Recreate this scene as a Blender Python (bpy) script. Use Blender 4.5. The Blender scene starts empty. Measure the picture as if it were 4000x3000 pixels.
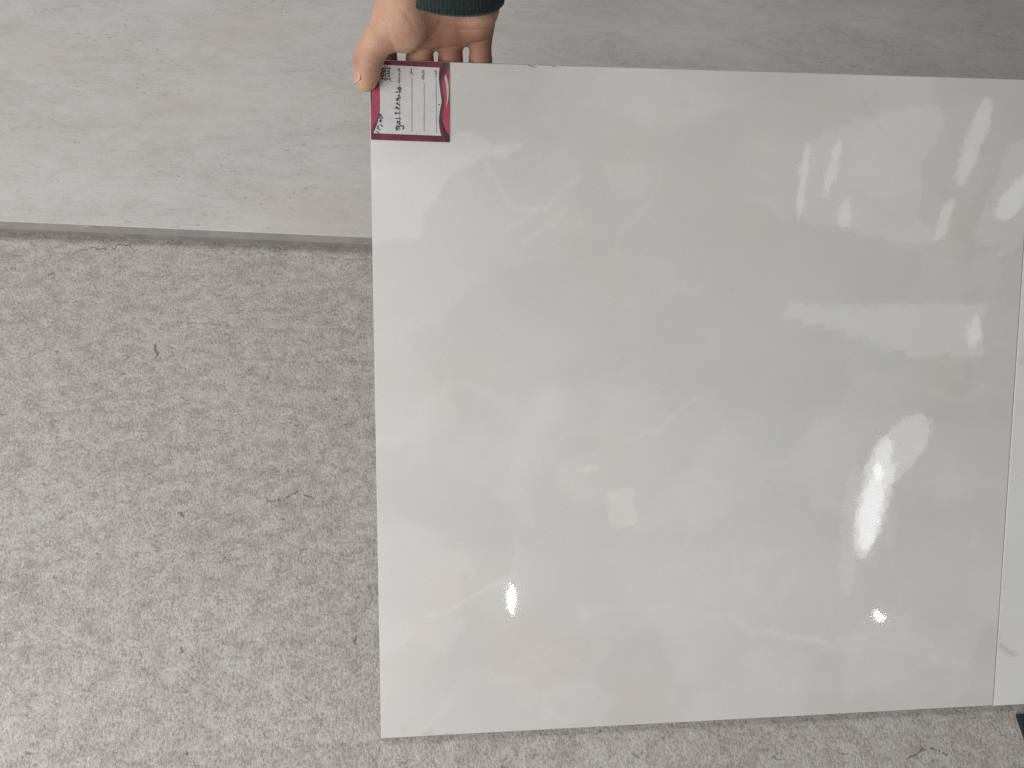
import bpy, bmesh, math, random
import numpy as np
from mathutils import Vector, Matrix

random.seed(7)
RNG = np.random.default_rng(11)
SC = bpy.context.scene
COL = SC.collection

# ------------------------------------------------------------------ camera
# Surveyed pose: the 60 cm tile leans on the floor, the phone looks down at it.
F = 3100.0 / 4000.0                       # focal length / picture width
TL, TR, BR, BL = [np.array(c) for c in ([-.1187, -.2717, .6642], [.478, -.277, .725],
                                        [.477, .319, .787], [-.12, .325, .727])]
ax = (BR - BL) / np.linalg.norm(BR - BL)
th = math.radians(57)
up = np.array([0, -math.cos(th), -math.sin(th)])
up -= ax * (up @ ax)
up /= np.linalg.norm(up)
ay = np.cross(up, ax)
ROT = np.array([ax, ay, up])              # lens axes (right, down, forward) -> world
LIFT = np.array([0, 0, 0.00698])          # front lower arris of the leaning tile above the floor
EYE = ROT @ (-BL) + LIFT


def ray(px, py):                          # px in 4000 x 3000 picture units
    return ROT @ np.array([(px - 2000) / 3100.0, (py - 1500) / 3100.0, 1.0])


def at(px, py, depth):
    return EYE + ray(px, py) * depth


def on_level(px, py, z=0.0):
    r = ray(px, py)
    return EYE + r * ((z - EYE[2]) / r[2])


cam_data = bpy.data.cameras.new('camera')
cam_data.sensor_width = 36
cam_data.lens = 36 * F
cam_data.clip_start = 0.02
cam_data.clip_end = 60
cam = bpy.data.objects.new('camera', cam_data)
COL.objects.link(cam)
m = Matrix.Identity(4)
for i, v in enumerate((ROT[:, 0], -ROT[:, 1], -ROT[:, 2], EYE)):
    for j in range(3):
        m[j][i] = v[j]
cam.matrix_world = m
SC.camera = cam

# ------------------------------------------------------------------ light
world = bpy.data.worlds.new('World')
SC.world = world
world.use_nodes = True
bg = world.node_tree.nodes['Background']
bg.inputs[0].default_value = (0.98, 1.0, 0.985, 1)
bg.inputs[1].default_value = 0.10
SC.view_settings.view_transform = 'Standard'
SC.view_settings.look = 'None'
SC.view_settings.exposure = 0
SC.view_settings.gamma = 1
SC.cycles.use_denoising = False
SC.cycles.max_bounces = 8
SC.cycles.caustics_reflective = False

TILT = math.atan2(0.63150212, 0.77537314)
TU = np.array([1.0, 0, 0])
TV = np.array([0, math.cos(TILT), math.sin(TILT)])
TN = np.array([0, -math.sin(TILT), math.cos(TILT)])
TO = LIFT.copy()                          # lower left front corner of the tile


def on_tile(px, py, lift=0.0):
    r = ray(px, py)
    t = ((TO + TN * lift - EYE) @ TN) / (r @ TN)
    p = EYE + r * t - TO
    return p @ TU, p @ TV


K22 = 4000 / 2212


def mirrored(px, py, z=2.7):              # where the ceiling shows up in the glaze
    u, v = on_tile(px * K22, py * K22)
    p = TO + TU * u + TV * v
    d = p - EYE
    d = d - 2 * (d @ TN) * TN
    return p + d * ((z - p[2]) / d[2])


def area(name, loc, sx, sy, radiance, colour=(1, 1, 1), aim=None, rotz=0.0, shape='RECTANGLE', spread=180):
    d = bpy.data.lights.new(name, 'AREA')
    d.shape = shape
    d.size, d.size_y = sx, sy
    a = sx * sy * (math.pi / 4 if shape in ('DISK', 'ELLIPSE') else 1)
    d.energy = radiance * a * math.pi
    d.color = colour
    d.spread = math.radians(spread)
    o = bpy.data.objects.new(name, d)
    COL.objects.link(o)
    o.location = loc
    if aim is not None:
        o.rotation_euler = (Vector(aim) - Vector(loc)).to_track_quat('-Z', 'Y').to_euler()
    else:
        o.rotation_euler = (0, 0, rotz)
    return o


# added soft lights: one low on the left, one overhead in front
area('added_left_light', (-1.15, -0.5, 0.68), 1.2, 0.6, 7.8, (1.0, 0.992, 0.97), aim=(0.0, -0.5, 0.68))
area('added_front_light', (-0.95, -1.9, 2.0), 0.9, 0.9, 20.5, (1.0, 0.992, 0.975))
# and one added high over the platform to balance the tones
area('added_back_light', (-1.15, 1.65, 2.3), 1.5, 1.0, 7.4, (1.0, 0.99, 0.965))


def ceiling_streak(name, top, bottom, width, radiance, colour=(1, 1, 1), shape='RECTANGLE', z=2.7):
    a, b = mirrored(*top, z), mirrored(*bottom, z)
    c = (a + b) / 2
    d = b - a
    area(name, c, width, float(np.linalg.norm(d)), radiance, colour, rotz=math.atan2(d[1], d[0]) - math.pi / 2, shape=shape)


ceiling_streak('downlight_near', (1105, 1258), (1105, 1320), 0.045, 60, (1, 1, 0.97), 'ELLIPSE')
ceiling_streak('downlight_far', (1898, 1318), (1902, 1340), 0.065, 60, (1, 1, 0.97), 'ELLIPSE')
COOL = (0.94, 0.975, 1.0)
PALE = (0.985, 0.995, 1.0)
ceiling_streak('linear_lamp_dim', (1978, 898), (1915, 1040), 0.30, 2.6, COOL, 'ELLIPSE')
ceiling_streak('linear_lamp_faint', (1846, 1000), (1826, 1290), 0.13, 0.9, COOL, 'ELLIPSE', 2.699)
ceiling_streak('linear_lamp_bright', (1912, 945), (1862, 1212), 0.235, 4.4, COOL, 'ELLIPSE', 2.696)
ceiling_streak('linear_lamp_core', (1900, 1000), (1867, 1196), 0.15, 5.4, COOL, 'ELLIPSE', 2.692)
ceiling_streak('warm_lamp', (1338, 1056), (1347, 1132), 0.17, 1.5, (1.0, 0.93, 0.86))
ceiling_streak('warm_lamp_small', (1272, 1004), (1272, 1016), 0.11, 1.5, (1.0, 0.93, 0.86), 'ELLIPSE')


def lit_rows(name, rows, radiance, step):
    # a lit ceiling recess of irregular outline, approximated by added strip lights (y, x from, x to)
    for y, x0, x1 in rows:
        w = float(np.linalg.norm(mirrored((x0 + x1) / 2, y - step / 2) - mirrored((x0 + x1) / 2, y + step / 2)))
        ceiling_streak(name, (x0, y), (x1, y), w * 1.04, radiance, PALE)


def q5(rows):                              # points read off the enlarged upper right corner
    return [(107.8 + y * 0.3908, 1347.7 + x0 * 0.3908, 1347.7 + x1 * 0.3908) for y, x0, x1 in rows]


def between(rows, n):                      # finer rows by interpolation
    ys = np.linspace(rows[0][0], rows[-1][0], n)
    k = [q[0] for q in rows]
    return [(y, float(np.interp(y, k, [q[1] for q in rows])), float(np.interp(y, k, [q[2] for q in rows]))) for y in ys], (rows[-1][0] - rows[0][0]) / (n - 1)


ROWS, STEP = between(q5([(330, 1560, 1735), (400, 1260, 1770), (470, 1080, 1752), (520, 1006, 1715), (625, 995, 1650), (765, 980, 1650), (905, 965, 1625),
                         (940, 1000, 1640), (975, 1225, 1660), (1020, 1330, 1700), (1045, 1440, 1725)]), 22)
lit_rows('recess_lamp', ROWS, 0.8, STEP)
ROWS, STEP = between(q5([(540, 2120, 2260), (760, 2030, 2260), (960, 1965, 2240), (1050, 1930, 2200), (1110, 2070, 2160)]), 12)
lit_rows('recess_lamp_right', ROWS, 0.8, STEP)
lit_rows('bulkhead_lamp', q5([(1425, 900, 2010), (1460, 870, 2000), (1495, 980, 1998), (1530, 1110, 1995), (1565, 1230, 1990), (1600, 1340, 1985), (1635, 1430, 1980), (1670, 1560, 1975)]), 1.15, 13.8)
ceiling_streak('bulkhead_glow', (2116, 676), (2104, 752), 0.07, 2.4, COOL, 'ELLIPSE', 2.693)
ceiling_streak('cove_strip', (1748, 305), (1728, 478), 0.036, 2.1, COOL, 'ELLIPSE', 2.693)
ceiling_streak('cove_strip', (1815, 300), (1786, 425), 0.045, 2.1, COOL, 'ELLIPSE', 2.693)
ceiling_streak('cove_strip', (1828, 430), (1822, 488), 0.05, 1.8, COOL, 'ELLIPSE', 2.693)
ceiling_streak('cove_strip', (2134, 215), (2072, 400), 0.085, 2.1, COOL, 'ELLIPSE', 2.693)
ceiling_streak('cove_strip', (2056, 425), (2020, 522), 0.055, 2.2, COOL, 'ELLIPSE', 2.693)
ceiling_streak('cove_strip', (2225, 372), (2165, 475), 0.15, 2.4, COOL, 'ELLIPSE', 2.693)

# ------------------------------------------------------------------ helpers


def link(name, me, mats=(), parent=None, **props):
    o = bpy.data.objects.new(name, me)
    COL.objects.link(o)
    for mt in mats:
        me.materials.append(mt)
    if parent is not None:
        o.parent = parent
    for k, v in props.items():
        o[k] = v
    return o


def mesh(name, verts, faces, smooth=False):
    me = bpy.data.meshes.new(name)
    me.from_pydata([tuple(map(float, v)) for v in verts], [], faces)
    me.update()
    if smooth:
        me.polygons.foreach_set('use_smooth', [True] * len(me.polygons))
    return me


def empty(name, loc=(0, 0, 0), **props):
    o = bpy.data.objects.new(name, None)
    COL.objects.link(o)
    o.location = loc
    o.empty_display_size = 0.05
    for k, v in props.items():
        o[k] = v
    return o


class Mat:
    def __init__(s, name, rough=0.5, spec=0.5, colour=(0.5, 0.5, 0.5)):
        s.m = bpy.data.materials.new(name)
        s.m.use_nodes = True
        s.t = s.m.node_tree
        s.n = s.t.nodes
        s.b = s.n['Principled BSDF']
        s.b.inputs['Roughness'].default_value = rough
        s.b.inputs['Specular IOR Level'].default_value = spec
        s.b.inputs['Base Color'].default_value = (*colour, 1)

    def new(s, kind, **kw):
        n = s.n.new(kind)
        for k, v in kw.items():
            setattr(n, k, v)
        return n

    def lk(s, a, b):
        s.t.links.new(a, b)

    def coords(s, scale=(1, 1, 1), rot=(0, 0, 0), loc=(0, 0, 0)):
        tc = s.new('ShaderNodeTexCoord')
        mp = s.new('ShaderNodeMapping')
        mp.inputs['Scale'].default_value = scale
        mp.inputs['Rotation'].default_value = rot
        mp.inputs['Location'].default_value = loc
        s.lk(tc.outputs['Object'], mp.inputs['Vector'])
        return mp.outputs['Vector']

    def noise(s, vec, scale, detail=4, rough=0.6, dist=0.0):
        n = s.new('ShaderNodeTexNoise')
        n.inputs['Scale'].default_value = scale
        n.inputs['Detail'].default_value = detail
        n.inputs['Roughness'].default_value = rough
        n.inputs['Distortion'].default_value = dist
        s.lk(vec, n.inputs['Vector'])
        return n.outputs['Fac']

    def math(s, op, a, b=None, clamp=False):
        n = s.new('ShaderNodeMath', operation=op, use_clamp=clamp)
        for i, v in enumerate((a, b)):
            if v is None:
                continue
            if isinstance(v, (int, float)):
                n.inputs[i].default_value = v
            else:
                s.lk(v, n.inputs[i])
        return n.outputs[0]

    def ramp(s, fac, stops):
        n = s.new('ShaderNodeValToRGB')
        el = n.color_ramp.elements
        while len(el) < len(stops):
            el.new(0.5)
        for e, (p, c) in zip(el, stops):
            e.position = p
            e.color = (*c, 1) if len(c) == 3 else c
        s.lk(fac, n.inputs['Fac'])
        return n.outputs['Color']

    def mix(s, fac, a, b, blend='MIX'):
        n = s.new('ShaderNodeMix', data_type='RGBA', blend_type=blend)
        for i, v in ((0, fac), (6, a), (7, b)):
            if isinstance(v, (int, float)):
                n.inputs[i].default_value = v
            elif isinstance(v, tuple):
                n.inputs[i].default_value = (*v, 1)
            else:
                s.lk(v, n.inputs[i])
        return n.outputs[2]

    def bump(s, height, strength=0.3, distance=0.001, prev=None):
        n = s.new('ShaderNodeBump')
        n.inputs['Strength'].default_value = strength
        n.inputs['Distance'].default_value = distance
        s.lk(height, n.inputs['Height'])
        if prev is not None:
            s.lk(prev, n.inputs['Normal'])
        return n.outputs['Normal']

    def out(s, colour=None, normal=None, rough=None):
        if colour is not None:
            s.lk(colour, s.b.inputs['Base Color'])
        if normal is not None:
            s.lk(normal, s.b.inputs['Normal'])
        if rough is not None:
            s.lk(rough, s.b.inputs['Roughness'])
        return s.m


def fbm(shape, base, octaves=4, rough=0.5, seed=0, stretch=(1, 1)):
    """fractal value noise on a grid, about 0 mean, unit-ish range"""
    rng = np.random.default_rng(seed)
    out = np.zeros(shape)
    amp, tot = 1.0, 0.0
    for o in range(octaves):
        ny, nx = max(2, int(base * stretch[0] * 2 ** o)), max(2, int(base * stretch[1] * 2 ** o))
        g = rng.standard_normal((ny + 2, nx + 2))
        yy = np.linspace(0, ny - 1e-6, shape[0])
        xx = np.linspace(0, nx - 1e-6, shape[1])
        yi, xi = yy.astype(int), xx.astype(int)
        fy, fx = yy - yi, xx - xi
        fy, fx = (fy * fy * (3 - 2 * fy))[:, None], (fx * fx * (3 - 2 * fx))[None, :]
        a = g[np.ix_(yi, xi)] * (1 - fx) + g[np.ix_(yi, xi + 1)] * fx
        b = g[np.ix_(yi + 1, xi)] * (1 - fx) + g[np.ix_(yi + 1, xi + 1)] * fx
        out += amp * (a * (1 - fy) + b * fy)
        tot += amp * amp
        amp *= rough
    return out / math.sqrt(tot)


def inside(X, Y, poly):
    r = np.zeros(X.shape, bool)
    n = len(poly)
    for i in range(n):
        x0, y0 = poly[i]
        x1, y1 = poly[(i + 1) % n]
        if y0 == y1:
            continue
        c = ((Y < y0) != (Y < y1)) & (X < (x1 - x0) * (Y - y0) / (y1 - y0) + x0)
        r ^= c
    return r


def dist_line(X, Y, line):
    best = np.full(X.shape, 1e9)
    for (x0, y0), (x1, y1) in zip(line[:-1], line[1:]):
        dx, dy = x1 - x0, y1 - y0
        t = np.clip(((X - x0) * dx + (Y - y0) * dy) / (dx * dx + dy * dy + 1e-12), 0, 1)
        best = np.minimum(best, np.hypot(X - x0 - t * dx, Y - y0 - t * dy))
    return best


# ------------------------------------------------------------------ materials of the setting
def floor_material():
    M = Mat('rough_concrete_porcelain', 0.5, 0.4)
    v = M.coords()
    vs = M.coords(scale=(1.35, 0.85, 1))
    big = M.noise(v, 7, 5, 0.6, 0.3)
    blot = M.noise(v, 24, 8, 0.72, 0.2)
    mid = M.noise(vs, 120, 6, 0.78, 0.4)
    fine = M.noise(vs, 330, 3, 0.7)
    patch = M.noise(M.coords(scale=(0.85, 1.15, 1)), 52, 9, 0.82, 0.3)
    f = M.math('ADD', M.math('MULTIPLY', patch, 0.50), M.math('MULTIPLY', big, 0.12))
    f = M.math('ADD', f, M.math('ADD', M.math('MULTIPLY', fine, 0.22), M.math('MULTIPLY', M.noise(v, 150, 5, 0.75), 0.16)))
    c = M.ramp(f, [(0.425, (0.33, 0.303, 0.278)), (0.48, (0.395, 0.370, 0.343)), (0.52, (0.462, 0.445, 0.418)), (0.585, (0.54, 0.529, 0.502))])
    grain = M.ramp(M.math('ADD', M.math('MULTIPLY', fine, 0.6), M.math('MULTIPLY', mid, 0.4)), [(0.38, (0.72, 0.71, 0.70)), (0.5, (1, 1, 1)), (0.62, (1.0, 1.0, 1.0))])
    c = M.mix(1.0, c, grain, 'MULTIPLY')
    # dark pits and scuffs
    pit = M.noise(M.coords(scale=(0.7, 1.25, 1), loc=(3.1, 1.7, 0)), 110, 4, 0.62, 0.8)
    pitm = M.ramp(pit, [(0.29, (1, 1, 1)), (0.35, (0, 0, 0))])
    c = M.mix(M.math('MULTIPLY', pitm, 0.5), c, (0.13, 0.12, 0.115))
    h = M.math('ADD', M.math('MULTIPLY', fine, 0.7), M.math('MULTIPLY', mid, 1.0))
    h = M.math('SUBTRACT', h, M.math('MULTIPLY', pitm, 0.4))
    nrm = M.bump(h, 0.6, 0.0026)
    return M.out(c, nrm)


def platform_material():
    M = Mat('pale_travertine_porcelain', 0.55, 0.35)
    v = M.coords(scale=(0.6, 1.25, 1))
    vf = M.coords()
    a = M.noise(v, 9, 7, 0.62, 0.4)
    b = M.noise(v, 60, 6, 0.7, 0.3)
    g = M.noise(vf, 380, 3, 0.65)
    f = M.math('ADD', M.math('MULTIPLY', a, 0.42), M.math('MULTIPLY', b, 0.42))
    f = M.math('ADD', f, M.math('MULTIPLY', g, 0.24))
    c = M.ramp(f, [(0.39, (0.425, 0.408, 0.382)), (0.51, (0.51, 0.498, 0.472)), (0.64, (0.57, 0.563, 0.538))])
    warm = M.noise(M.coords(scale=(0.6, 1, 1), loc=(4, 9, 0)), 5, 3, 0.5)
    c = M.mix(M.ramp(warm, [(0.42, (0, 0, 0)), (0.7, (0.35, 0.35, 0.35))]), c, (0.53, 0.49, 0.45))
    # speckle in clusters
    sp = M.noise(M.coords(scale=(0.55, 1.2, 1)), 170, 3, 0.6)
    cl = M.noise(M.coords(scale=(0.45, 1.1, 1), loc=(1, 5, 0)), 10, 3, 0.55)
    spm = M.math('MULTIPLY', M.ramp(sp, [(0.31, (1, 1, 1)), (0.38, (0, 0, 0))]), M.ramp(cl, [(0.45, (0, 0, 0)), (0.58, (1, 1, 1))]))
    c = M.mix(M.math('MULTIPLY', spm, 0.5), c, (0.16, 0.15, 0.145))
    nrm = M.bump(M.math('ADD', M.math('MULTIPLY', g, 0.8), b), 0.3, 0.0012)
    return M.out(c, nrm)


def edge_material():
    M = Mat('raw_porcelain_edge', 0.75, 0.2)
    v = M.coords(scale=(1, 1, 1))
    a = M.noise(v, 30, 6, 0.7)
    b = M.noise(M.coords(loc=(5, 0, 0)), 70, 4, 0.6, 0.5)
    c = M.ramp(a, [(0.35, (0.305, 0.29, 0.275)), (0.65, (0.375, 0.358, 0.34))])
    c = M.mix(M.ramp(b, [(0.63, (0, 0, 0)), (0.72, (0.55, 0.55, 0.55))]), c, (0.62, 0.61, 0.60))
    return M.out(c, M.bump(a, 0.3, 0.002))


def base_material():
    M = Mat('grey_mortar_bed', 0.8, 0.2)
    a = M.noise(M.coords(), 60, 5, 0.6)
    return M.out(M.ramp(a, [(0.35, (0.24, 0.232, 0.222)), (0.65, (0.295, 0.285, 0.272))]), M.bump(a, 0.3, 0.002))


# ------------------------------------------------------------------ floor and low platform
s0, s1 = on_level(0, 911), on_level(1459, 974)
sd = (s1 - s0) / np.linalg.norm(s1 - s0)
sang = math.atan2(sd[1], sd[0])
STEP_H = 0.0228

FLOOR = floor_material()
floor = link('floor', mesh('floor', [(-2.2, -2.2, 0), (3.2, -2.2, 0), (3.2, 2.2, 0), (-2.2, 2.2, 0)], [(0, 1, 2, 3)]), [FLOOR], kind='structure')

plat = empty('platform', tuple(s0), kind='structure')
plat.rotation_euler = (0, 0, sang)


def bevel_box(name, lo, hi, bevel, mats, parent, seg=2, top_mat=None):
    bm = bmesh.new()
    bmesh.ops.create_cube(bm, size=1)
    for v in bm.verts:
        v.co = Vector([lo[i] + (v.co[i] + 0.5) * (hi[i] - lo[i]) for i in range(3)])
    if bevel:
        bmesh.ops.bevel(bm, geom=bm.edges[:], offset=bevel, segments=seg, affect='EDGES', profile=0.5)
    if top_mat is not None:
        bm.normal_update()
        for f in bm.faces:
            if f.normal.z > 0.5:
                f.material_index = top_mat
    me = bpy.data.meshes.new(name)
    bm.to_mesh(me)
    bm.free()
    return link(name, me, mats, parent)


bevel_box('mortar_bed', (-2, 0.0012, 0.0), (3.4, 2.4, 0.0088), 0, [base_material()], plat)
bevel_box('edge_bead', (-2, 0.0004, 0.0088), (3.4, 2.4, 0.0098), 0, [Mat('pale_arris', 0.6, 0.3, (0.37, 0.356, 0.342)).m], plat)
bevel_box('platform_slab', (-2, 0.0, 0.0098), (3.4, 2.4, STEP_H), 0.0006, [edge_material(), platform_material()], plat, 1, 1)


# cracks printed and pressed into the concrete-look floor, grit along the joint
def ribbon(points, widths):
    pts = [np.array(p, float) for p in points]
    vs, fs = [], []
    for i, p in enumerate(pts):
        d = pts[min(i + 1, len(pts) - 1)] - pts[max(i - 1, 0)]
        d /= np.linalg.norm(d[:2]) + 1e-9
        n = np.array([-d[1], d[0], 0]) * widths[i] / 2
        vs += [p + n, p - n]
        if i:
            fs.append((2 * i - 2, 2 * i - 1, 2 * i + 1, 2 * i))
    return vs, fs


CR = Mat('crack_dark_grey', 0.8, 0.1, (0.19, 0.18, 0.168)).m
CRL = Mat('faint_crack_grey', 0.8, 0.1, (0.27, 0.255, 0.24)).m


def crack(line, w, mat=None, jitter=6, gap=0.2):
    rnd = random.Random(int(line[0][0] * 7 + line[0][1]))
    vs, fs = [], []
    pts = []
    for (x0, y0), (x1, y1) in zip(line[:-1], line[1:]):
        n = max(2, int(math.hypot(x1 - x0, y1 - y0) / 7))
        for k in range(n):
            t = k / n
            pts.append((x0 + (x1 - x0) * t + rnd.uniform(-jitter, jitter) * .9, y0 + (y1 - y0) * t + rnd.uniform(-jitter, jitter)))
    run = []
    total = len(pts)

    def flush():
        if len(run) >= 2:
            wd = [.9 * w * (0.25 + 0.9 * rnd.random()) * (0.4 + 0.6 * math.sin(math.pi * min(max((i + .5) / len(run), 0.08), 0.92))) for i in range(len(run))]
            v, f = ribbon([on_level(*q, 0.0003) for q in run], wd)
            b = len(vs)
            vs.extend(v)
            fs.extend([tuple(b + i for i in q) for q in f])
    for q in pts:
        run.append(q)
        if rnd.random() < gap:
            flush()
            run = []
    flush()
    link('crack', mesh('crack', vs, fs), [mat or CR], floor)


crack([(355, 968), (400, 972), (440, 970), (455, 958), (490, 955), (515, 968), (535, 977)], .0022)
crack([(1040, 1955), (1085, 1958), (1115, 1948), (1140, 1930), (1160, 1922), (1190, 1930), (1230, 1946)], .0022)
crack([(1190, 2050), (1215, 2048)], .0016)
crack([(608, 1338), (604, 1370), (612, 1380), (600, 1400)], .0035)
crack([(690, 1255), (760, 1262), (830, 1268), (850, 1265)], .0016, CRL)
crack([(880, 1222), (960, 1215), (1040, 1208), (1120, 1208)], .0013, CRL)
crack([(705, 2530), (715, 2545), (700, 2562)], .0042)
crack([(1385, 2460), (1390, 2500), (1384, 2535)], .0032)
crack([(720, 2950), (745, 2940)], .0045)
crack([(695, 2000), (715, 2012), (722, 2024)], .0032)
crack([(40, 1045), (70, 1049)], .004, CRL)
crack([(1560, 2985), (1585, 2978), (1612, 2965)], .0016, CRL)
crack([(3535, 2965), (3575, 2955), (3600, 2930), (3630, 2920), (3670, 2938), (3705, 2950)], .0026)
crack([(3760, 2812), (3790, 2806), (3825, 2800)], .0012, CRL)
crack([(3015, 2955), (3035, 2962), (3060, 2968)], .002)
crack([(3715, 2965), (3722, 2990)], .002, CRL)
crack([(1275, 1008), (1330, 1010), (1400, 1012), (1448, 1008)], .0012, CRL)
crack([(2005, 2892), (2010, 2930), (2020, 2960)], .0022, CRL)
crack([(262, 909), (268, 913), (275, 917)], .0009, CR, 1, 0)

# ------------------------------------------------------------------ the glazed sample tile
TILE_T = 0.009
tile = empty('ceramic_tile', tuple(TO), label='large glossy off-white onyx-look tile held up by the hand, pink price label in its corner', category='tile')


def tmat(o=TO, u=TU, v=TV, n=TN):
    mm = Matrix.Identity(4)
    for i, a in enumerate((u, v, n, o)):
        for j in range(3):
            mm[j][i] = a[j]
    return mm


tile.matrix_world = tmat()


def slab_mesh(name, W, H, T, NX, NY, colour_fn, chips=(), bev=0.0006):
    us = np.concatenate([np.linspace(bev, W - bev, NX)])
    vs_ = np.linspace(bev, H - bev, NY)
    U, V = np.meshgrid(us, vs_)
    V = V.copy()
    edge_drop = np.zeros(NX)
    bot = np.zeros(NX)
    for (cu, cw, cd, side) in chips:
        jag = 0.7 + 0.5 * np.sin(us * 2300 + cu * 50) * np.sin(us * 3700)
        prof = np.clip(1 - np.abs((us - cu) / cw), 0, 1) ** 0.7 * jag
        if side == 'top':
            edge_drop = np.maximum(edge_drop, prof * cd)
        else:
            bot = np.maximum(bot, prof * cd)
    reach = 0.012
    wt = np.clip((V - (H - reach)) / reach, 0, 1)
    wb = np.clip((reach - V) / reach, 0, 1)
    V = V - edge_drop[None, :] * wt + bot[None, :] * wb
    grid = np.stack([U, V, np.zeros_like(U)], -1).reshape(-1, 3)
    idx = np.arange(NX * NY).reshape(NY, NX)
    quads = np.stack([idx[:-1, :-1], idx[:-1, 1:], idx[1:, 1:], idx[1:, :-1]], -1).reshape(-1, 4)
    loop = np.concatenate([idx[0, :], idx[1:, -1], idx[-1, -2::-1], idx[-2:0:-1, 0]])
    p = grid[loop].copy()
    side = p.copy()
    side[:, 0] = np.where(loop % NX == 0, 0, np.where(loop % NX == NX - 1, W, p[:, 0]))
    side[:, 1] = np.where(loop // NX == 0, 0, np.where(loop // NX == NY - 1, H, p[:, 1]))
    ch = np.where(loop // NX == NY - 1, edge_drop[loop % NX], np.where(loop // NX == 0, bot[loop % NX], 0))
    side[:, 2] = -bev - ch * 0.3
    back = side.copy()
    back[:, 2] = -T
    nv = len(grid)
    n = len(loop)
    verts = np.concatenate([grid, side, back])
    k = np.arange(n)
    k2 = (k + 1) % n
    r1 = np.stack([loop[k2], loop[k], nv + k, nv + k2], -1)
    r2 = np.stack([nv + k2, nv + k, nv + n + k, nv + n + k2], -1)
    faces = [tuple(q) for q in np.concatenate([quads, r1, r2]).tolist()]
    # corners in the loop are real corners; the back is one face
    faces.append(tuple((nv + n + k[::-1]).tolist()))
    me = mesh(name, verts, faces)
    mi = np.zeros(len(faces), int)
    chipped = (ch[k] > 2e-4) | (ch[k2] > 2e-4)
    mi[len(quads):len(quads) + n] = np.where(chipped, 1, 2)
    mi[len(quads) + n:] = 1
    me.polygons.foreach_set('material_index', mi)
    sm = np.zeros(len(faces), bool)
    me.polygons.foreach_set('use_smooth', sm)
    at_ = me.color_attributes.new('print', 'FLOAT_COLOR', 'POINT')
    col = colour_fn(U, V)
    full = np.ones((len(verts), 4))
    full[:nv, :3] = col.reshape(-1, 3)
    full[nv:nv + n, :3] = col.reshape(-1, 3)[loop]
    full[nv + n:, :3] = 0.6
    at_.data.foreach_set('color', full.ravel())
    return me


def glaze_material(name, wob=1.0):
    M = Mat(name, 0.035, 0.5)
    at_ = M.new('ShaderNodeAttribute', attribute_name='print')
    v = M.coords()
    h1 = M.noise(v, 9, 1, 0.5)
    h2 = M.noise(v, 70, 1, 0.5)
    h3 = M.noise(v, 190, 0, 0.5)
    n1 = M.bump(h1, 1.0, 0.00022 * wob)
    n2 = M.bump(h2, 1.0, 0.000030 * wob, n1)
    n3 = M.bump(h3, 1.0, 0.0000018 * wob, n2)
    g = M.noise(v, 700, 2, 0.5)
    c = M.mix(1.0, at_.outputs['Color'], M.ramp(g, [(0.3, (0.985, 0.985, 0.985)), (0.7, (1, 1, 1))]), 'MULTIPLY')
    return M.out(c, n3)


def px22(pts):                                # 2212-wide picture points -> tile plane
    return [on_tile(x * K22, y * K22) for x, y in pts]


def crop6(pts):
    return [on_tile(1400 + x / 1.508, 200 + y / 1.508) for x, y in pts]


def crop7(pts):
    return [on_tile(1400 + x / 1.1057, 1500 + y / 1.1057) for x, y in pts]


def crop8(pts):
    return [on_tile(2800 + x / 1.106, 1500 + y / 1.106) for x, y in pts]


def crop5(pts):
    return [on_tile(2900 + x / 1.8436, 200 + y / 1.8436) for x, y in pts]


def soft(mask, n):
    k = np.ones(n) / n
    m_ = np.apply_along_axis(lambda r: np.convolve(np.pad(r, n // 2, 'edge'), k, 'valid')[:mask.shape[1]], 1, mask.astype(float))
    return np.apply_along_axis(lambda r: np.convolve(np.pad(r, n // 2, 'edge'), k, 'valid')[:mask.shape[0]], 0, m_)


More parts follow.
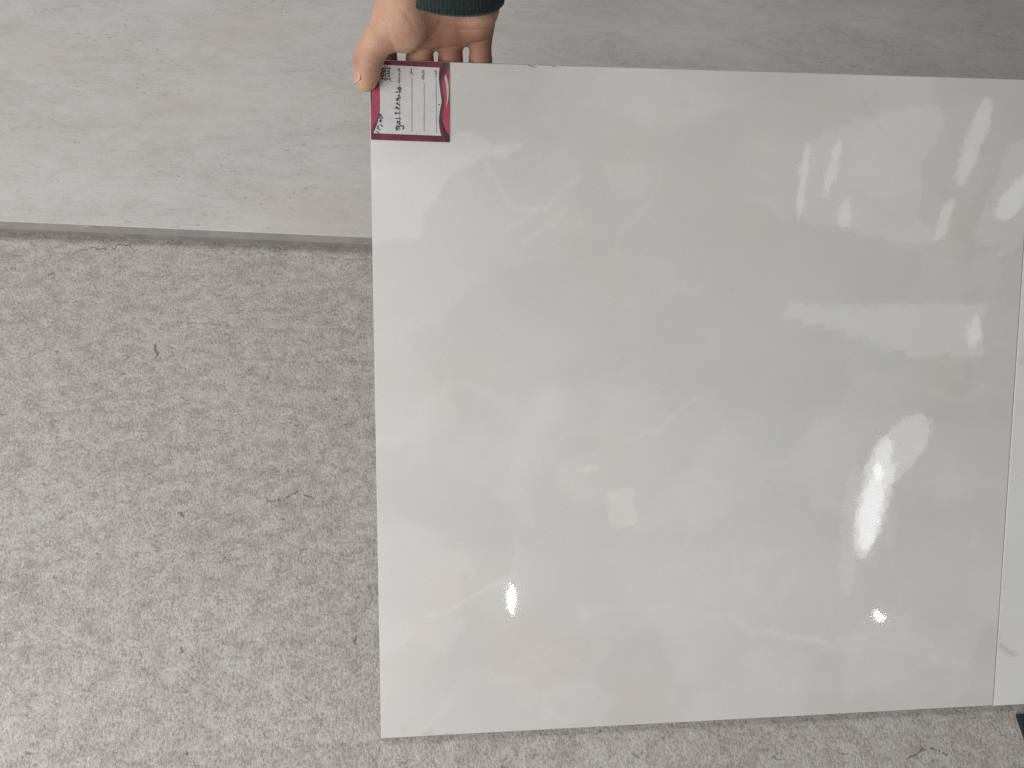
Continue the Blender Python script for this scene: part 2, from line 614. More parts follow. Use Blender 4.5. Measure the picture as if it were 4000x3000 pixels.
def onyx(U, V):
    sh = U.shape
    wx = 0.0035 * fbm(sh, 14, 5, 0.62, 3)
    wy = 0.0035 * fbm(sh, 14, 5, 0.62, 4)
    X, Y = U + wx, V + wy
    base = np.array([0.637, 0.627, 0.605])
    c = np.ones(sh + (3,)) * base
    lum = 0.013 * fbm(sh, 4, 4, 0.55, 5) + 0.010 * fbm(sh, 9, 5, 0.55, 6, (1, .6))
    warm = 0.006 * fbm(sh, 9, 4, 0.55, 9)
    # reflection painted as a pale area below the label, lighter towards the left edge
    painted_reflection = crop6([(540, 520), (580, 490), (650, 465), (740, 500), (800, 530), (900, 525), (960, 555), (880, 590), (830, 630), (740, 610),
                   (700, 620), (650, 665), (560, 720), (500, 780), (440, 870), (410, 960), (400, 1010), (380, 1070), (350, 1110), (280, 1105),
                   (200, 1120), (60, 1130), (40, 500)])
    inn = inside(X, Y, painted_reflection)
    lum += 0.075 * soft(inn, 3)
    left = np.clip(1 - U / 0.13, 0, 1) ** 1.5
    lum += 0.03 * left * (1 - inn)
    w3 = fbm(sh, 5, 5, 0.55, 51)
    lum += 0.015 * np.tanh(6 * (w3 - 0.35)) + 0.008 * np.tanh(-14 * np.abs(fbm(sh, 4, 5, 0.5, 57) - 0.2) + 1.5)
    # fine veins: (line, width, strength)
    veins = [
        (crop6([(720, 640), (770, 730), (830, 810), (900, 875), (960, 905), (1040, 915), (1130, 900), (1190, 840), (1250, 765), (1310, 725)]), .0035, .028),
        (crop6([(900, 1060), (960, 980), (1040, 930), (1130, 905)]), .003, .022),
        (crop6([(1010, 1130), (1080, 1060), (1170, 980), (1240, 930)]), .003, .02),
        (crop6([(1480, 620), (1500, 700), (1520, 800)]), .003, .018),
        (crop7([(690, 640), (705, 700), (690, 780), (640, 830), (560, 880), (470, 930), (400, 985), (330, 1000)]), .0024, .03),
        (crop7([(820, 30), (770, 160), (710, 300), (690, 420), (720, 560)]), .012, .022),
        (crop7([(960, 990), (1100, 975), (1250, 965), (1400, 975), (1548, 1010)]), .004, .018),
        (crop7([(1150, 250), (1300, 190), (1400, 110), (1520, 40)]), .0025, .02),
        (crop8([(60, 1010), (250, 1075), (480, 1120), (700, 1090), (850, 1110), (1000, 1160)]), .003, .022),
        (crop8([(150, 1060), (350, 1100), (560, 1140), (760, 1130), (930, 1180), (1080, 1230)]), .005, .016),
        (crop8([(470, 960), (520, 880), (500, 1000)]), .003, .012),
        (crop8([(820, 860), (830, 980), (800, 1080)]), .006, .012),
        (crop8([(960, 20), (1040, 80), (1110, 60), (1180, 0)]), .004, .02),
        (crop5([(1170, 700), (1280, 850), (1400, 960), (1540, 1030)]), .006, -.014),
        (crop5([(840, 240), (880, 370), (960, 500), (1030, 570)]), .0016, -.022),
        (crop5([(150, 700), (260, 720)]), .004, .016), (crop5([(100, 900), (240, 920)]), .004, .014), (crop5([(160, 1120), (300, 1170)]), .005, .016),
        (crop8([(700, 190), (740, 290), (790, 400)]), .0014, -.04),
    ]
    mod = 0.55 + 0.6 * np.clip(fbm(sh, 22, 3, 0.5, 21) * .5 + .5, 0, 1)
    for line, w, s in veins:
        lum += 1.35 * s * np.exp(-(dist_line(X, Y, line) / w) ** 2) * mod
    # broad clouds as warped patches; the last paints in a lighter ceiling reflection
    patches = [
        (crop6([(1480, 630), (1720, 625), (1740, 760), (1700, 830), (1510, 830)]), .016, 7),
        (crop7([(700, 680), (690, 790), (470, 930), (560, 1010), (700, 960), (760, 760)]), .014, 9),
        (crop5([(0, 640), (200, 640), (460, 650), (390, 1180), (0, 1160)]), .010, 11),
        (px22([(1600, 880), (1750, 880), (2000, 912), (2200, 915), (2160, 1500), (1500, 1500), (1300, 1200)]), .016, 9),
    ]
    for poly, s, n in patches:
        lum += 1.5 * s * soft(inside(X, Y, poly), n)
    # summed tone of clouds, veins and painted reflections
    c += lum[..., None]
    c[..., 0] += warm * 0.9
    c[..., 1] += warm * 0.05
    c[..., 2] -= warm * 0.9
    # faint brown scuffs near the lower left edge
    for q, w in ((crop7([(200, 1503), (300, 1498)]), .003), (crop7([(190, 1507), (215, 1508)]), .003)):
        k = np.exp(-(dist_line(X, Y, q) / w) ** 2) * np.clip(fbm(sh, 60, 2, .5, 31) + .2, 0, 1)
        c -= k[..., None] * np.array([0.06, 0.09, 0.11])
    return np.clip(c, 0.05, 0.9)


GLAZE = glaze_material('onyx_glaze')
ARRIS = Mat('glazed_arris', 0.35, 0.5, (0.5, 0.495, 0.48)).m
BODY = Mat('tile_body_clay', 0.7, 0.3, (0.60, 0.58, 0.555)).m
u_chip = [on_tile(x, 268)[0] for x in (2083, 2168)]
u_chb = on_tile(1757, 2872)[0]
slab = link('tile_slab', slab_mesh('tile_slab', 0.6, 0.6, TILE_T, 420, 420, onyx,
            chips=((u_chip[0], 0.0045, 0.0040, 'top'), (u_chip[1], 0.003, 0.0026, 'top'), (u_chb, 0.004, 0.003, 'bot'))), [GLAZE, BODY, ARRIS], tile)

# ------------------------------------------------------------------ the price label on the tile


def z2(x, y):                                 # label close-up picture point -> tile plane
    return on_tile(1430 + x / 4.609, 210 + y / 4.609)


card = [z2(72, 92), z2(1500, 157), z2(1505, 1597), z2(90, 1548)]
card = [(max(u, 0.0004), min(v, 0.5993)) for u, v in card]


def flat(name, pts, lift, mat, parent, thick=0.0):
    bm = bmesh.new()
    vs = [bm.verts.new((u, v, lift)) for u, v in pts]
    f = bm.faces.new(vs)
    bm.normal_update()
    if f.normal.z < 0:
        f.normal_flip()
    if thick:
        r = bmesh.ops.extrude_face_region(bm, geom=[f])
        top = [e for e in r['geom'] if isinstance(e, bmesh.types.BMVert)]
        for v in top:
            v.co.z += thick
    bmesh.ops.triangulate(bm, faces=bm.faces[:])
    bmesh.ops.recalc_face_normals(bm, faces=bm.faces[:])
    me = bpy.data.meshes.new(name)
    bm.to_mesh(me)
    bm.free()
    return link(name, me, [mat], parent)


def print_mat(name, a, b, scale=60, rough=0.22):
    M = Mat(name, rough, 0.45)
    n = M.noise(M.coords(), scale, 3, 0.5)
    return M.out(M.ramp(n, [(0.35, a), (0.65, b)]), M.bump(M.noise(M.coords(), 45, 2, .5), 1.0, 0.00025))


P_MAROON = print_mat('label_maroon', (0.145, 0.038, 0.056), (0.205, 0.064, 0.088))
P_WHITE = print_mat('label_paper', (0.63, 0.62, 0.618), (0.67, 0.663, 0.658), 120)
P_RED = print_mat('label_crimson', (0.44, 0.075, 0.105), (0.51, 0.10, 0.135))
P_PINK = print_mat('label_pink', (0.34, 0.062, 0.115), (0.47, 0.10, 0.16), 40)
P_DARK = print_mat('label_shade', (0.075, 0.04, 0.052), (0.10, 0.055, 0.068))
P_PLUM = print_mat('label_plum', (0.14, 0.062, 0.085), (0.18, 0.075, 0.10))
P_CREAM = print_mat('label_cream', (0.52, 0.49, 0.43), (0.58, 0.55, 0.50))
INK_BLK = Mat('printed_black', 0.3, 0.4, (0.045, 0.042, 0.045)).m
INK_BLUE = Mat('blue_ballpoint', 0.35, 0.4, (0.035, 0.045, 0.16)).m
INK_NAVY = Mat('navy_ballpoint', 0.35, 0.4, (0.04, 0.045, 0.085)).m
INK_RED = Mat('printed_dark_red', 0.3, 0.4, (0.22, 0.045, 0.05)).m

lab = flat('price_label', card, 0.00005, P_MAROON, tile, 0.00040)
L0 = 0.00049
LS = 0.00006


def shape(name, pts, lvl, mat):
    q = [z2(*p) for p in pts]
    q = [(max(u, 0.0006), min(v, 0.5991)) for u, v in q]
    return flat(name, q, L0 + LS * lvl, mat, lab)


shape('writing_field', [(190, 197), (265, 200), (800, 228), (1325, 255), (1312, 330), (1308, 430), (1318, 560), (1335, 680), (1352, 790), (1360, 850),
                        (1350, 920), (1330, 1020), (1315, 1120), (1310, 1220), (1318, 1320), (1335, 1410), (1355, 1480), (750, 1456), (135, 1432),
                        (165, 1360), (205, 1250), (235, 1130), (250, 1000), (255, 900), (248, 760), (250, 650), (240, 550), (215, 440), (190, 330)], 1, P_WHITE)
shape('wave_shade', [(1330, 258), (1316, 330), (1312, 430), (1322, 560), (1339, 680), (1356, 790), (1364, 850), (1354, 920), (1334, 1020), (1319, 1120),
                     (1314, 1220), (1322, 1320), (1339, 1410), (1360, 1485), (1400, 1590), (1500, 1592), (1500, 160), (1400, 156)], 1, P_PLUM)
shape('wave_stroke', [(1395, 160), (1450, 162), (1420, 260), (1370, 360), (1345, 480), (1328, 560), (1318, 470), (1325, 340), (1350, 250)], 2, P_DARK)
shape('wave_stroke', [(1326, 1160), (1345, 1150), (1380, 1250), (1420, 1350), (1470, 1440), (1500, 1520), (1500, 1592), (1440, 1590), (1400, 1480), (1352, 1350)], 2, P_DARK)
shape('wave_body', [(1498, 275), (1440, 350), (1395, 450), (1372, 520), (1376, 600), (1392, 700), (1402, 780), (1408, 860), (1404, 950), (1388, 1040),
                    (1376, 1130), (1384, 1220), (1410, 1310), (1445, 1390), (1480, 1440), (1500, 1450)], 3, P_RED)
shape('wave_edge', [(1500, 600), (1486, 640), (1492, 760), (1486, 880), (1494, 1060), (1500, 1100)], 4, P_DARK)
shape('wave_highlight', [(1435, 375), (1452, 430), (1468, 490), (1482, 560), (1489, 630), (1488, 720), (1480, 820), (1464, 900), (1440, 972),
                         (1452, 880), (1456, 790), (1450, 660), (1436, 550), (1422, 480), (1408, 432)], 5, P_CREAM)
shape('side_wave', [(78, 400), (200, 380), (212, 440), (236, 550), (246, 650), (244, 760), (250, 900), (244, 1000), (222, 1110), (185, 1200),
                    (140, 1280), (98, 1350), (86, 1200), (82, 900), (78, 600)], 2, P_PINK)
shape('side_wave_shade', [(246, 960), (251, 960), (248, 1020), (232, 1130), (203, 1248), (163, 1355), (130, 1430), (92, 1500), (92, 1360), (140, 1285), (186, 1205), (222, 1115)], 3, P_PLUM)
shape('side_wave_edge', [(80, 620), (92, 640), (104, 740), (100, 860), (86, 930)], 4, P_DARK)


def strokes(name, lines, width, lvl, mat, to=z2):
    """pen or print strokes as one flat part"""
    vs, fs = [], []
    for ln in lines:
        w = width
        if isinstance(ln, tuple) and not isinstance(ln[0], tuple):
            w, ln = ln
        pts = [np.array([*to(*p), L0 + LS * lvl]) for p in ln]
        dense = []
        for i in range(len(pts) - 1):                      # Catmull-Rom
            p0, p1, p2, p3 = pts[max(i - 1, 0)], pts[i], pts[i + 1], pts[min(i + 2, len(pts) - 1)]
            k = 4 if len(pts) > 2 else 1
            for t in np.arange(k) / k:
                dense.append(.5 * (2 * p1 + (p2 - p0) * t + (2 * p0 - 5 * p1 + 4 * p2 - p3) * t * t + (3 * p1 - p0 - 3 * p2 + p3) * t ** 3))
        dense.append(pts[-1])
        v, f = ribbon(dense, [w] * len(dense))
        b = len(vs)
        vs += v
        fs += [tuple(b + i for i in q) for q in f]
    me = mesh(name, vs, fs)
    bm = bmesh.new()
    bm.from_mesh(me)
    bm.normal_update()
    for f in bm.faces:
        if f.normal.z < 0:
            f.normal_flip()
    bm.to_mesh(me)
    bm.free()
    return link(name, me, [mat], lab)


def za(x, y):                                  # close-up 1440..1620, 210..390
    return on_tile(1440 + x / 9.217, 210 + y / 9.217)


def zb(x, y):                                  # close-up 1440..1620, 380..560
    return on_tile(1440 + x / 9.217, 380 + y / 9.217)


# dotted rules
for (x0, y0), (x1, y1) in (((603, 570), (604, 1395)), ((824, 435), (825, 1418)), ((1045, 540), (1044, 1420)), ((1262, 480), (1266, 1428))):
    n = int((y1 - y0) / 13)
    strokes('dotted_rule', [[(x0 + (x1 - x0) * k / n, y0 + (y1 - y0) * k / n), (x0 + (x1 - x0) * (k + .62) / n, y0 + (y1 - y0) * (k + .62) / n)] for k in range(n)],
            0.00046, 6, INK_BLK)

# printed captions: (characters in visual order, start, end of the run, baseline side)
CAPS = [
    (': \ufeda\ufef4\ufee3\ufe8d\ufeae\ufeb3 \ufee1\ufe8e\ufee7', 572, 265, 608),
    (': \ufeb0\ufef3\ufe8e\ufeb3', 415, 275, 826),
    (':  \ufeea\ufee7\ufe8e\ufea7\ufead\ufe8e\ufedb', 522, 300, 1045),
    (': \ufe96\ufee4\ufef4\ufed7', 465, 305, 1266),
]
for body, ya, yb, xb in CAPS:
    cu = bpy.data.curves.new('caption', 'FONT')
    cu.body = body
    cu.resolution_u = 1
    cu.offset = 0.028
    tob = bpy.data.objects.new('caption_source', cu)
    COL.objects.link(tob)
    bpy.context.view_layer.update()
    me = bpy.data.meshes.new_from_object(tob.evaluated_get(bpy.context.evaluated_depsgraph_get()))
    bpy.data.objects.remove(tob)
    co = np.array([v.co[:] for v in me.vertices])
    lo, hi = co[:, 0].min(), co[:, 0].max()
    s = (ya - yb) / (hi - lo)
    for v, c in zip(me.vertices, co):
        u_, v_ = z2(xb - 2 - c[1] * s * 1.0, ya - (c[0] - lo) * s)
        v.co = (u_, v_, L0 + LS * 6)
    link('printed_caption', me, [INK_BLK], lab)

# printed emblem
W1 = 0.0009
strokes('emblem', [[(580, 540), (500, 540), (500, 640), (595, 640)], [(650, 540), (765, 540)], [(655, 642), (755, 642)],
                   [(580, 800), (500, 800), (500, 912), (600, 912)], [(650, 812), (755, 812)], [(650, 915), (765, 915)]], W1, 6, INK_BLK, za)
strokes('emblem_red', [(W1, [(440, 590), (440, 830)]), (W1, [(440, 715), (560, 715)]), (W1, [(610, 720), (750, 720)])], W1, 6, INK_RED, za)
strokes('emblem_thread', [[(605, 485), (625, 540), (600, 600), (615, 660)], [(615, 760), (600, 830), (640, 870), (600, 910), (590, 950), (620, 978), (645, 950), (630, 915)],
                          [(780, 490), (765, 560), (750, 650), (748, 780), (765, 900), (798, 1018)]], 0.00045, 7, INK_BLK, za)

# handwriting along the first rule
PW = 0.00078
strokes('handwriting', [
    [(1010, 1255), (1070, 1230), (1130, 1228), (1165, 1260), (1150, 1310), (1110, 1330), (1075, 1290), (1090, 1245)],
    [(968, 1388), (1070, 1388), (1168, 1380)],
    [(1120, 1500), (1070, 1505), (1065, 1530), (1105, 1545)],
    [(1165, 1585), (1100, 1600), (1030, 1615), (1000, 1650), (1010, 1690), (1045, 1695), (1060, 1650), (1050, 1612)]], PW, 7, INK_NAVY, za)
strokes('handwriting', [
    [(980, 235), (1030, 250), (1040, 205), (1015, 200)], [(1030, 250), (1080, 275), (1105, 310)],
    [(935, 385), (990, 400), (1000, 330)], [(985, 400), (1040, 385), (1050, 365)], [(990, 400), (1060, 420), (1110, 432)],
    ], PW, 7, INK_BLUE, zb)
strokes('handwriting', [
    [(930, 615), (1000, 595), (1070, 575), (1145, 578)], [(935, 560), (985, 575), (1000, 595)],
    [(970, 775), (1060, 768), (1165, 790)],
    [(1015, 865), (1060, 885), (1110, 885), (1120, 970), (1075, 975), (1040, 930), (1035, 885)]], PW, 7, INK_NAVY, zb)
strokes('handwriting', [
    [(1000, 1035), (1050, 1060), (1055, 1130), (1030, 1180), (995, 1160), (985, 1100), (1005, 1080)],
    [(1050, 1060), (1130, 1035), (1210, 1035), (1255, 1085), (1255, 1130), (1220, 1165)]], PW * 1.15, 7, INK_BLUE, zb)
# price written in the corner
strokes('handwriting', [
    [(400, 610), (435, 620), (440, 680), (405, 700), (380, 660), (400, 615)], [(430, 690), (470, 730), (515, 775)],
    [(365, 750), (405, 765), (465, 840)], [(465, 840), (370, 855)], [(370, 855), (420, 885), (465, 920)]], PW, 7, INK_BLUE, zb)
strokes('handwriting', [
    [(385, 1000), (440, 1005), (480, 1040), (480, 1080)],
    [(295, 1030), (345, 1045), (335, 1085), (295, 1095)], [(335, 1085), (335, 1130), (285, 1140)], [(330, 1135), (375, 1165), (415, 1190)],
    [(262, 1220), (320, 1260), (380, 1290)]], PW * .85, 7, INK_NAVY, zb)
strokes('pen_tick', [[(1296, 914), (1312, 920), (1328, 930)]], PW * .8, 7, INK_NAVY)

# ------------------------------------------------------------------ the white marble tile beside it
WU, WV, WN = TU, TV, TN
WO = TO + TU * 0.6005 + TN * -0.0009 - TV * 0.0014
WO[2] = TILE_T * TN[2] + 0.0002


def marble(U, V):
    sh = U.shape
    c = np.ones(sh + (3,)) * np.array([0.77, 0.768, 0.765])
    X = U + .012 * fbm(sh, 9, 5, .6, 41)
    Y = V + .012 * fbm(sh, 9, 5, .6, 42)
    c -= (0.03 * np.clip(fbm(sh, 3, 4, .55, 43), 0, 2))[..., None]
    mod = np.clip(fbm(sh, 18, 3, .5, 44) * .7 + .5, 0, 1.3)
    for line, w, k in (([(0.014, .085), (.022, .065), (.034, .052)], .003, .22), ([(0, .335), (.012, .345), (.05, .325), (.12, .30)], .007, .30),
                       ([(.02, .38), (.015, .36)], .004, .10), ([(-.01, .425), (.06, .44), (.2, .47), (.4, .42)], .008, .4), ([(.1, .05), (.2, .16), (.38, .2), (.6, .33)], .007, .3)):
        e = np.exp(-(dist_line(X, Y, line) / w) ** 2) * mod * k
        c -= e[..., None] * np.array([.75, 1.0, 1.15])
    return np.clip(c, .08, .9)


white = empty('marble_tile', tuple(WO), label='white marble-look tile with faint brown veins at the right picture edge', category='tile')
white.matrix_world = tmat(WO, WU, WV, WN)
link('tile_slab', slab_mesh('marble_slab', 0.6, 0.6, TILE_T, 200, 200, marble), [glaze_material('marble_glaze', 0.8), BODY, ARRIS], white)

# ------------------------------------------------------------------ dark mat in the lower right corner
m0, m1 = on_level(3952, 2766), on_level(4012, 2938)
md = (m1 - m0) / np.linalg.norm(m1 - m0)
mn = np.array([-md[1], md[0], 0])
if mn[0] < 0:
    mn = -mn
m0 = m0 + md * 0.006


def mat_material():
    M = Mat('charcoal_rubber', 0.9, 0.25)
    n = M.noise(M.coords(), 900, 3, .7)
    return M.out(M.ramp(n, [(.35, (0.012, 0.014, 0.016)), (.7, (0.06, 0.066, 0.072))]), M.bump(n, .8, .002))


matobj = empty('floor_mat', tuple(m0), label='charcoal rubber mat corner on the floor below the white tile', category='mat')
mm = Matrix.Identity(4)
for i, a in enumerate((mn, md, np.cross(mn, md), m0)):
    for j in range(3):
        mm[j][i] = a[j]
if np.cross(mn, md)[2] < 0:
    for j in range(3):
        mm[j][1] = -md[j]
        mm[j][2] = -np.cross(mn, md)[j]
    lo, hi = (0, -0.45, 0.0003), (0.5, 0, 0.004)
else:
    lo, hi = (0, 0, 0.0003), (0.5, 0.45, 0.004)
matobj.matrix_world = mm
bevel_box('mat_sheet', lo, hi, 0.002, [mat_material()], matobj)

# ------------------------------------------------------------------ the hand
person = empty('person', tuple(at(1760, -60, .66)), label='right hand in a dark knitted cuff gripping the top left corner of the tile', category='person')
PINV = person.matrix_basis.inverted()


def cp(px, py, z):                             # lens-space point, metres
    return np.array([(px - 2000) / 3100.0 * z, (py - 1500) / 3100.0 * z, z])


def lens_to_world(P):
    return EYE + P @ ROT.T


G0 = np.minimum(cp(1350, -190, .71), cp(1350, -190, .58)) - .002
G0[2] = .585
G1 = np.maximum(cp(1990, 470, .715), cp(1990, 470, .60))
G1[2] = .715
H = 0.00105
NXg, NYg, NZg = [int((G1[i] - G0[i]) / H) + 1 for i in range(3)]
gx = (G0[0] + H * np.arange(NXg)).astype(np.float32)
gy = (G0[1] + H * np.arange(NYg)).astype(np.float32)
gz = (G0[2] + H * np.arange(NZg)).astype(np.float32)
GX, GY, GZ = np.meshgrid(gx, gy, gz, indexing='ij')


def cone(a, b):
    (ax_, ra), (bx_, rb) = a, b
    d = (bx_ - ax_).astype(np.float32)
    l2 = float(d @ d) + 1e-12
    t = ((GX - ax_[0]) * d[0] + (GY - ax_[1]) * d[1] + (GZ - ax_[2]) * d[2]) / l2
    np.clip(t, 0, 1, out=t)
    q = np.sqrt((GX - ax_[0] - t * d[0]) ** 2 + (GY - ax_[1] - t * d[1]) ** 2 + (GZ - ax_[2] - t * d[2]) ** 2)
    return q - (ra + t * (rb - ra))


def chain(nodes, k=0.004):
    nodes = [(cp(*n[:3]), n[3]) for n in nodes]
    r = None
    for a, b in zip(nodes[:-1], nodes[1:]):
        c = cone(a, b)
        r = c if r is None else smin(r, c, k)
    return r


def smin(a, b, k):
    h = np.clip(0.5 + 0.5 * (b - a) / k, 0, 1)
    return b + (a - b) * h - k * h * (1 - h)


fingers = [
    [(1505, 120, .668, .0120), (1498, 160, .675, .0115), (1499, 240, .6848, .0112), (1500, 330, .6885, .0105), (1503, 420, .688, .0092)],
    [(1640, 130, .668, .0122), (1640, 165, .674, .0117), (1640, 240, .6850, .01145), (1641, 335, .6890, .0108), (1642, 440, .688, .0094)],
    [(1758, 118, .668, .0115), (1760, 160, .674, .0106), (1760, 240, .6840, .0102), (1759, 330, .6875, .0097), (1757, 425, .687, .0085)],
    [(1872, 100, .664, .0108), (1875, 145, .672, .0098), (1877, 240, .6832, .0096), (1876, 310, .6865, .0090), (1874, 385, .686, .0080)],
]
sd_f = None
for fchain in fingers:
    c = chain(fchain, 0.003)
    sd_f = c if sd_f is None else np.minimum(sd_f, c)
palm = chain([(1640, 150, .671, .0092), (1702, 150, .671, .0092), (1815, 132, .669, .0092), (1878, 120, .667, .0092)], .003)
for seg in (
    [(1730, -80, .640, .024), (1560, 105, .664, .0140)],
    [(1745, -80, .640, .024), (1640, 120, .666, .0145)],
    [(1775, -80, .640, .024), (1758, 108, .664, .0145)],
    [(1820, -80, .640, .022), (1862, 88, .662, .0128)],
    [(1872, -110, .637, .0185), (1866, 30, .645, .0165), (1868, 85, .655, .0130)],
    [(1765, -200, .632, .030), (1765, -60, .636, .027)],
):
    palm = smin(palm, chain(seg, .006), .007)
then = chain([(1585, -60, .634, .0200), (1578, 10, .634, .0195), (1572, 70, .639, .0192), (1578, 118, .647, .0175)], .008)
palm = smin(palm, then, .009)
thumb = chain([(1545, 75, .640, .0160), (1484, 148, .643, .0124), (1438, 226, .6495, .0112), (1436, 250, .6515, .0108), (1431, 292, .6545, .0098), (1428, 318, .6555, .0083)], .004)
SD = smin(palm, thumb, .008)
SD = smin(SD, sd_f, .0035)

# skin folds
PXg = 2000 + 3100 * GX / GZ
PYg = 1500 + 3100 * GY / GZ


def fold(line, width_px, depth, zmax=.70):
    global SD
    d = dist_line(PXg, PYg, line)
    SD = SD + (depth * np.exp(-(d / width_px) ** 2) * (GZ < zmax)).astype(np.float32)


fold([(1728, 112), (1775, 116), (1830, 118), (1880, 114), (1920, 106)], 5, .0008)
fold([(1700, 118), (1726, 150), (1740, 172)], 6, .0006)
fold([(1838, 172), (1870, 166), (1895, 156), (1918, 142)], 4, .0010)
fold([(1690, 193), (1725, 189), (1765, 182), (1808, 176)], 4, .0011)
fold([(1588, 197), (1640, 196), (1690, 193)], 4, .0009)
fold([(1450, 270), (1475, 268), (1500, 262)], 4, .0008, .66)
fold([(1446, 236), (1475, 240)], 4, .0004, .66)
fold([(1515, 135), (1530, 165), (1546, 200)], 4, .0006, .655)
fold([(1555, 20), (1580, 50), (1600, 75)], 4, .0005, .65)
fold([(1590, 60), (1610, 90), (1618, 120)], 4, .0004, .65)
fold([(1640, 180), (1680, 140), (1716, 95), (1730, 60)], 7, .0009, .66)

# keep the flesh out of the tile: it flattens where it presses the glaze
P_tile = None
wn = ROT.T @ TN
d0 = ROT.T @ (TO - EYE)
dist = (GX - d0[0]) * wn[0] + (GY - d0[1]) * wn[1] + (GZ - d0[2]) * wn[2]
wv, wu = ROT.T @ TV, ROT.T @ TU
tv = (GX - d0[0]) * wv[0] + (GY - d0[1]) * wv[1] + (GZ - d0[2]) * wv[2]
tu = (GX - d0[0]) * wu[0] + (GY - d0[1]) * wu[1] + (GZ - d0[2]) * wu[2]
box = np.maximum(np.maximum(dist - .0007, -dist - TILE_T), np.maximum(tv - .6, -tu))
SD = np.maximum(SD, -box - 0.0002)


def surface_nets(S):
    ins = S < 0
    nx, ny, nz = S.shape
    cnt = np.zeros((nx - 1, ny - 1, nz - 1), np.int8)
    acc = np.zeros((nx - 1, ny - 1, nz - 1, 3), np.float32)
    corners = [(i, j, k) for i in (0, 1) for j in (0, 1) for k in (0, 1)]
    sl = lambda c: S[c[0]:nx - 1 + c[0], c[1]:ny - 1 + c[1], c[2]:nz - 1 + c[2]]
    n_in = sum((sl(c) < 0).astype(np.int8) for c in corners)
    act = (n_in > 0) & (n_in < 8)
    ia = np.argwhere(act)
    vals = {c: S[ia[:, 0] + c[0], ia[:, 1] + c[1], ia[:, 2] + c[2]] for c in corners}
    pos = np.zeros((len(ia), 3))
    num = np.zeros(len(ia))
    for a in corners:
        for axis in range(3):
            if a[axis]:
                continue
            b = list(a)
            b[axis] = 1
            b = tuple(b)
            va, vb = vals[a], vals[b]
            x = (va < 0) != (vb < 0)
            t = np.where(x, va / np.where(x, va - vb, 1), 0)
            p = np.tile(np.array(a, float), (len(ia), 1))
            p[:, axis] += t
            pos += p * x[:, None]
            num += x
    pos = ia + pos / num[:, None]
    idx = -np.ones(act.shape, np.int64)
    idx[act] = np.arange(len(ia))
    quads = []
    for axis in range(3):
        o1, o2 = (axis + 1) % 3, (axis + 2) % 3
        lo = [slice(1, n - 1) for n in S.shape]
        hi = [slice(1, n - 1) for n in S.shape]
        lo[axis] = slice(0, S.shape[axis] - 1)
        hi[axis] = slice(1, S.shape[axis])
        A, B = ins[tuple(lo)], ins[tuple(hi)]
        e = np.argwhere(A != B)
        flip = A[tuple(e.T)]
        base = e.copy()
        base[:, o1] += 1
        base[:, o2] += 1

        def cell(d1, d2):
            q = base.copy()
            q[:, o1] -= d1
            q[:, o2] -= d2
            return idx[tuple(q.T)]
        q = np.stack([cell(1, 1), cell(0, 1), cell(0, 0), cell(1, 0)], -1)
        q[~flip] = q[~flip][:, ::-1]
        quads.append(q)
    quads = np.concatenate(quads)
    quads = quads[(quads >= 0).all(1)]
    return pos, quads


vp, vq = surface_nets(SD)
# relax the nets a little
nb = np.zeros_like(vp)
for it in range(3):
    nb[:] = 0
    deg = np.zeros(len(vp))
    for i in range(4):
        a, b = vq[:, i], vq[:, (i + 1) % 4]
        np.add.at(nb, a, vp[b])
        np.add.at(deg, a, 1)
        np.add.at(nb, b, vp[a])
        np.add.at(deg, b, 1)
    vp = vp * .45 + .55 * nb / np.maximum(deg, 1)[:, None]
lp = G0 + vp * H
wp = lens_to_world(lp) - np.array(person.location)
hand_me = mesh('hand', wp, [tuple(q) for q in vq.tolist()], True)
hx, hy = 2000 + 3100 * lp[:, 0] / lp[:, 2], 1500 + 3100 * lp[:, 1] / lp[:, 2]
red_shade = (0.35 + 0.5 * np.clip((hy - 85) / 60, 0, 1)) * np.clip((hx - 1650) / 60, 0, 1)  # palm redness, with the shade under the sleeve painted in
red_shade = np.maximum(red_shade, np.clip((lp[:, 2] - .672) / .006, 0, 1) * 0.9)  # fingers behind the tile tinted darker to paint their shadow
red_shade = np.maximum(red_shade, .45 * np.exp(-((hx - 1395) / 22) ** 2 - ((hy - 235) / 40) ** 2))
yel = np.exp(-(((hx - 1425) / 40) ** 2 + ((hy - 352) / 26) ** 2)) * (lp[:, 2] < .672)
ca = hand_me.color_attributes.new('tint', 'FLOAT_COLOR', 'POINT')
ca.data.foreach_set('color', np.stack([red_shade, yel, red_shade * 0, red_shade * 0 + 1], -1).ravel())


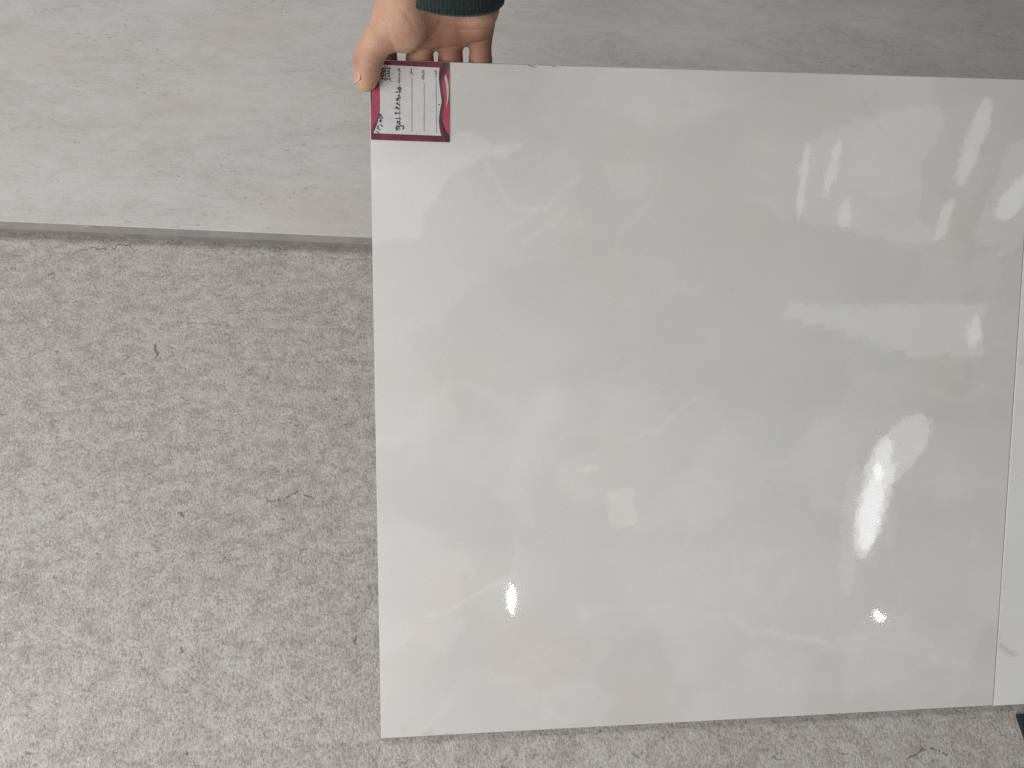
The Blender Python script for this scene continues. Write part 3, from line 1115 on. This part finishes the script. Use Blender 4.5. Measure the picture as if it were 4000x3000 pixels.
def skin_material():
    M = Mat('skin', 0.52, 0.35)
    at_ = M.new('ShaderNodeAttribute', attribute_name='tint')
    sp = M.new('ShaderNodeSeparateColor')
    M.lk(at_.outputs['Color'], sp.inputs[0])
    v = M.coords()
    a = M.noise(v, 55, 5, .6)
    c = M.ramp(a, [(.3, (0.475, 0.272, 0.185)), (.7, (0.55, 0.33, 0.232))])
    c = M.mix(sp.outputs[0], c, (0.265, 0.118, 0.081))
    c = M.mix(M.math('MULTIPLY', sp.outputs[1], .75), c, (0.56, 0.38, 0.17))
    sk = M.noise(v, 260, 4, .7)
    c = M.mix(M.math('MULTIPLY', M.ramp(sk, [(.3, (1, 1, 1)), (.45, (0, 0, 0))]), .25), c, (0.27, 0.12, 0.08))
    M.b.inputs['Subsurface Weight'].default_value = 0.12
    M.b.inputs['Subsurface Radius'].default_value = (0.006, 0.002, 0.001)
    M.b.inputs['Subsurface Scale'].default_value = 0.6
    vo = M.new('ShaderNodeTexVoronoi')
    vo.inputs['Scale'].default_value = 700
    M.lk(v, vo.inputs['Vector'])
    h = M.math('ADD', M.math('MULTIPLY', vo.outputs['Distance'], .5), sk)
    return M.out(c, M.bump(h, .35, .0007))


hand = link('hand', hand_me, [skin_material()], person)

# thumb nail, seen from its side
tip0, tip1 = cp(1434, 262, .6530), cp(1430, 334, .6560)
axis = (tip1 - tip0) / np.linalg.norm(tip1 - tip0)
out0 = np.array([-1.0, 0.02, -0.28])
out0 -= axis * (out0 @ axis)
out0 /= np.linalg.norm(out0)
sidev = np.cross(axis, out0)
vs, fs = [], []
NA, NB = 15, 17
nc = []
for i in range(NA):
    s = i / (NA - 1)
    rad = .0119 * (1 - s) + .0096 * s
    ctr = tip0 + (tip1 - tip0) * s
    for j in range(NB):
        f = j / (NB - 1) * 2 - 1
        wdt = math.radians(56) * math.sqrt(max(0.0, 1 - max(0, (0.28 - s) / .28) ** 2 * .8))
        sag = 0.0028 * (abs(f) ** 2.2) if s > .8 else 0
        an = f * wdt
        p = ctr - axis * sag * (s - .8) * 5 * (1 if s > .8 else 0) + (out0 * math.cos(an) + sidev * math.sin(an)) * rad
        vs.append(lens_to_world(p) - np.array(person.location))
        nc.append(s)
        if i and j:
            a_ = (i - 1) * NB + j - 1
            fs.append((a_, a_ + 1, a_ + NB + 1, a_ + NB))
nail_me = mesh('thumb_nail', vs, fs, True)
ca = nail_me.color_attributes.new('tint', 'FLOAT_COLOR', 'POINT')
ca.data.foreach_set('color', np.array([[s, s, s, 1] for s in nc]).ravel())
M = Mat('nail', 0.3, 0.45)
at_ = M.new('ShaderNodeAttribute', attribute_name='tint')
NAIL = M.out(M.ramp(at_.outputs['Fac'], [(0, (0.52, 0.31, 0.235)), (.25, (0.53, 0.30, 0.25)), (.84, (0.52, 0.29, 0.24)), (.95, (0.56, 0.42, 0.29))]))
nail = link('thumb_nail', nail_me, [NAIL], hand)
so = nail.modifiers.new('thickness', 'SOLIDIFY')
so.thickness = 0.0003

# knitted cuff and sleeve
hem = [(1815, 66, .6115), (1955, 12, .640)]
ring_c = cp(1764, 8, .642)
v_side = cp(1960, 12, .642) - ring_c                       # towards the right rim
v_front = cp(1796, 69, .606) - ring_c                     # towards the near rim
arm_dir = cp(1795, -520, .640) - cp(1780, 0, .642)
arm_len = 0.30
arm_dir /= np.linalg.norm(arm_dir)
RIBS = 84
NA = RIBS * 6
rows = 90
vs, fs = [], []
for r in range(rows + 1):
    s = r / rows
    dist_ = arm_len * s
    roll = 0.0028 * max(0, 1 - (dist_ / .004)) ** 2
    swell = 1 + 0.10 * math.sin(min(dist_ / .10, 1) * math.pi / 2) + .25 * max(0, (dist_ - .06)) / .24
    for a in range(NA):
        t = 2 * math.pi * a / NA
        rib = 0.00055 * abs(math.sin(RIBS / 2 * t + 0.35 * math.sin(dist_ * 320)))
        knit = 0.00018 * math.sin(dist_ * 2 * math.pi / .0026 + (a // 6) * math.pi)
        wob = 0.0012 * math.sin(3 * t + dist_ * 30) * min(dist_ / .05, 1) + .0008 * math.sin(dist_ * 70 + t)
        d = v_side * math.cos(t) + v_front * math.sin(t)
        dn = d / np.linalg.norm(d)
        p = ring_c + d * swell + dn * (rib + knit + wob - roll) + arm_dir * dist_
        vs.append(lens_to_world(p) - np.array(person.location))
    if r:
        for a in range(NA):
            b = (a + 1) % NA
            fs.append(((r - 1) * NA + a, (r - 1) * NA + b, r * NA + b, r * NA + a))
# turned-in hem
base = len(vs)
for a in range(NA):
    t = 2 * math.pi * a / NA
    d = v_side * math.cos(t) + v_front * math.sin(t)
    dn = d / np.linalg.norm(d)
    vs.append(lens_to_world(ring_c + d - dn * .004 + arm_dir * .004) - np.array(person.location))
for a in range(NA):
    b = (a + 1) % NA
    fs.append((base + a, base + b, b, a))
fs.append(tuple(rows * NA + a for a in range(NA)))
M = Mat('dark_teal_knit', 0.95, 0.1)
n = M.noise(M.coords(), 600, 4, .7)
M.b.inputs['Sheen Weight'].default_value = 0.25
KNIT = M.out(M.ramp(n, [(.3, (0.009, 0.0155, 0.0165)), (.7, (0.021, 0.031, 0.032))]), M.bump(n, .6, .001))
link('sleeve', mesh('sleeve', vs, fs, True), [KNIT], person)
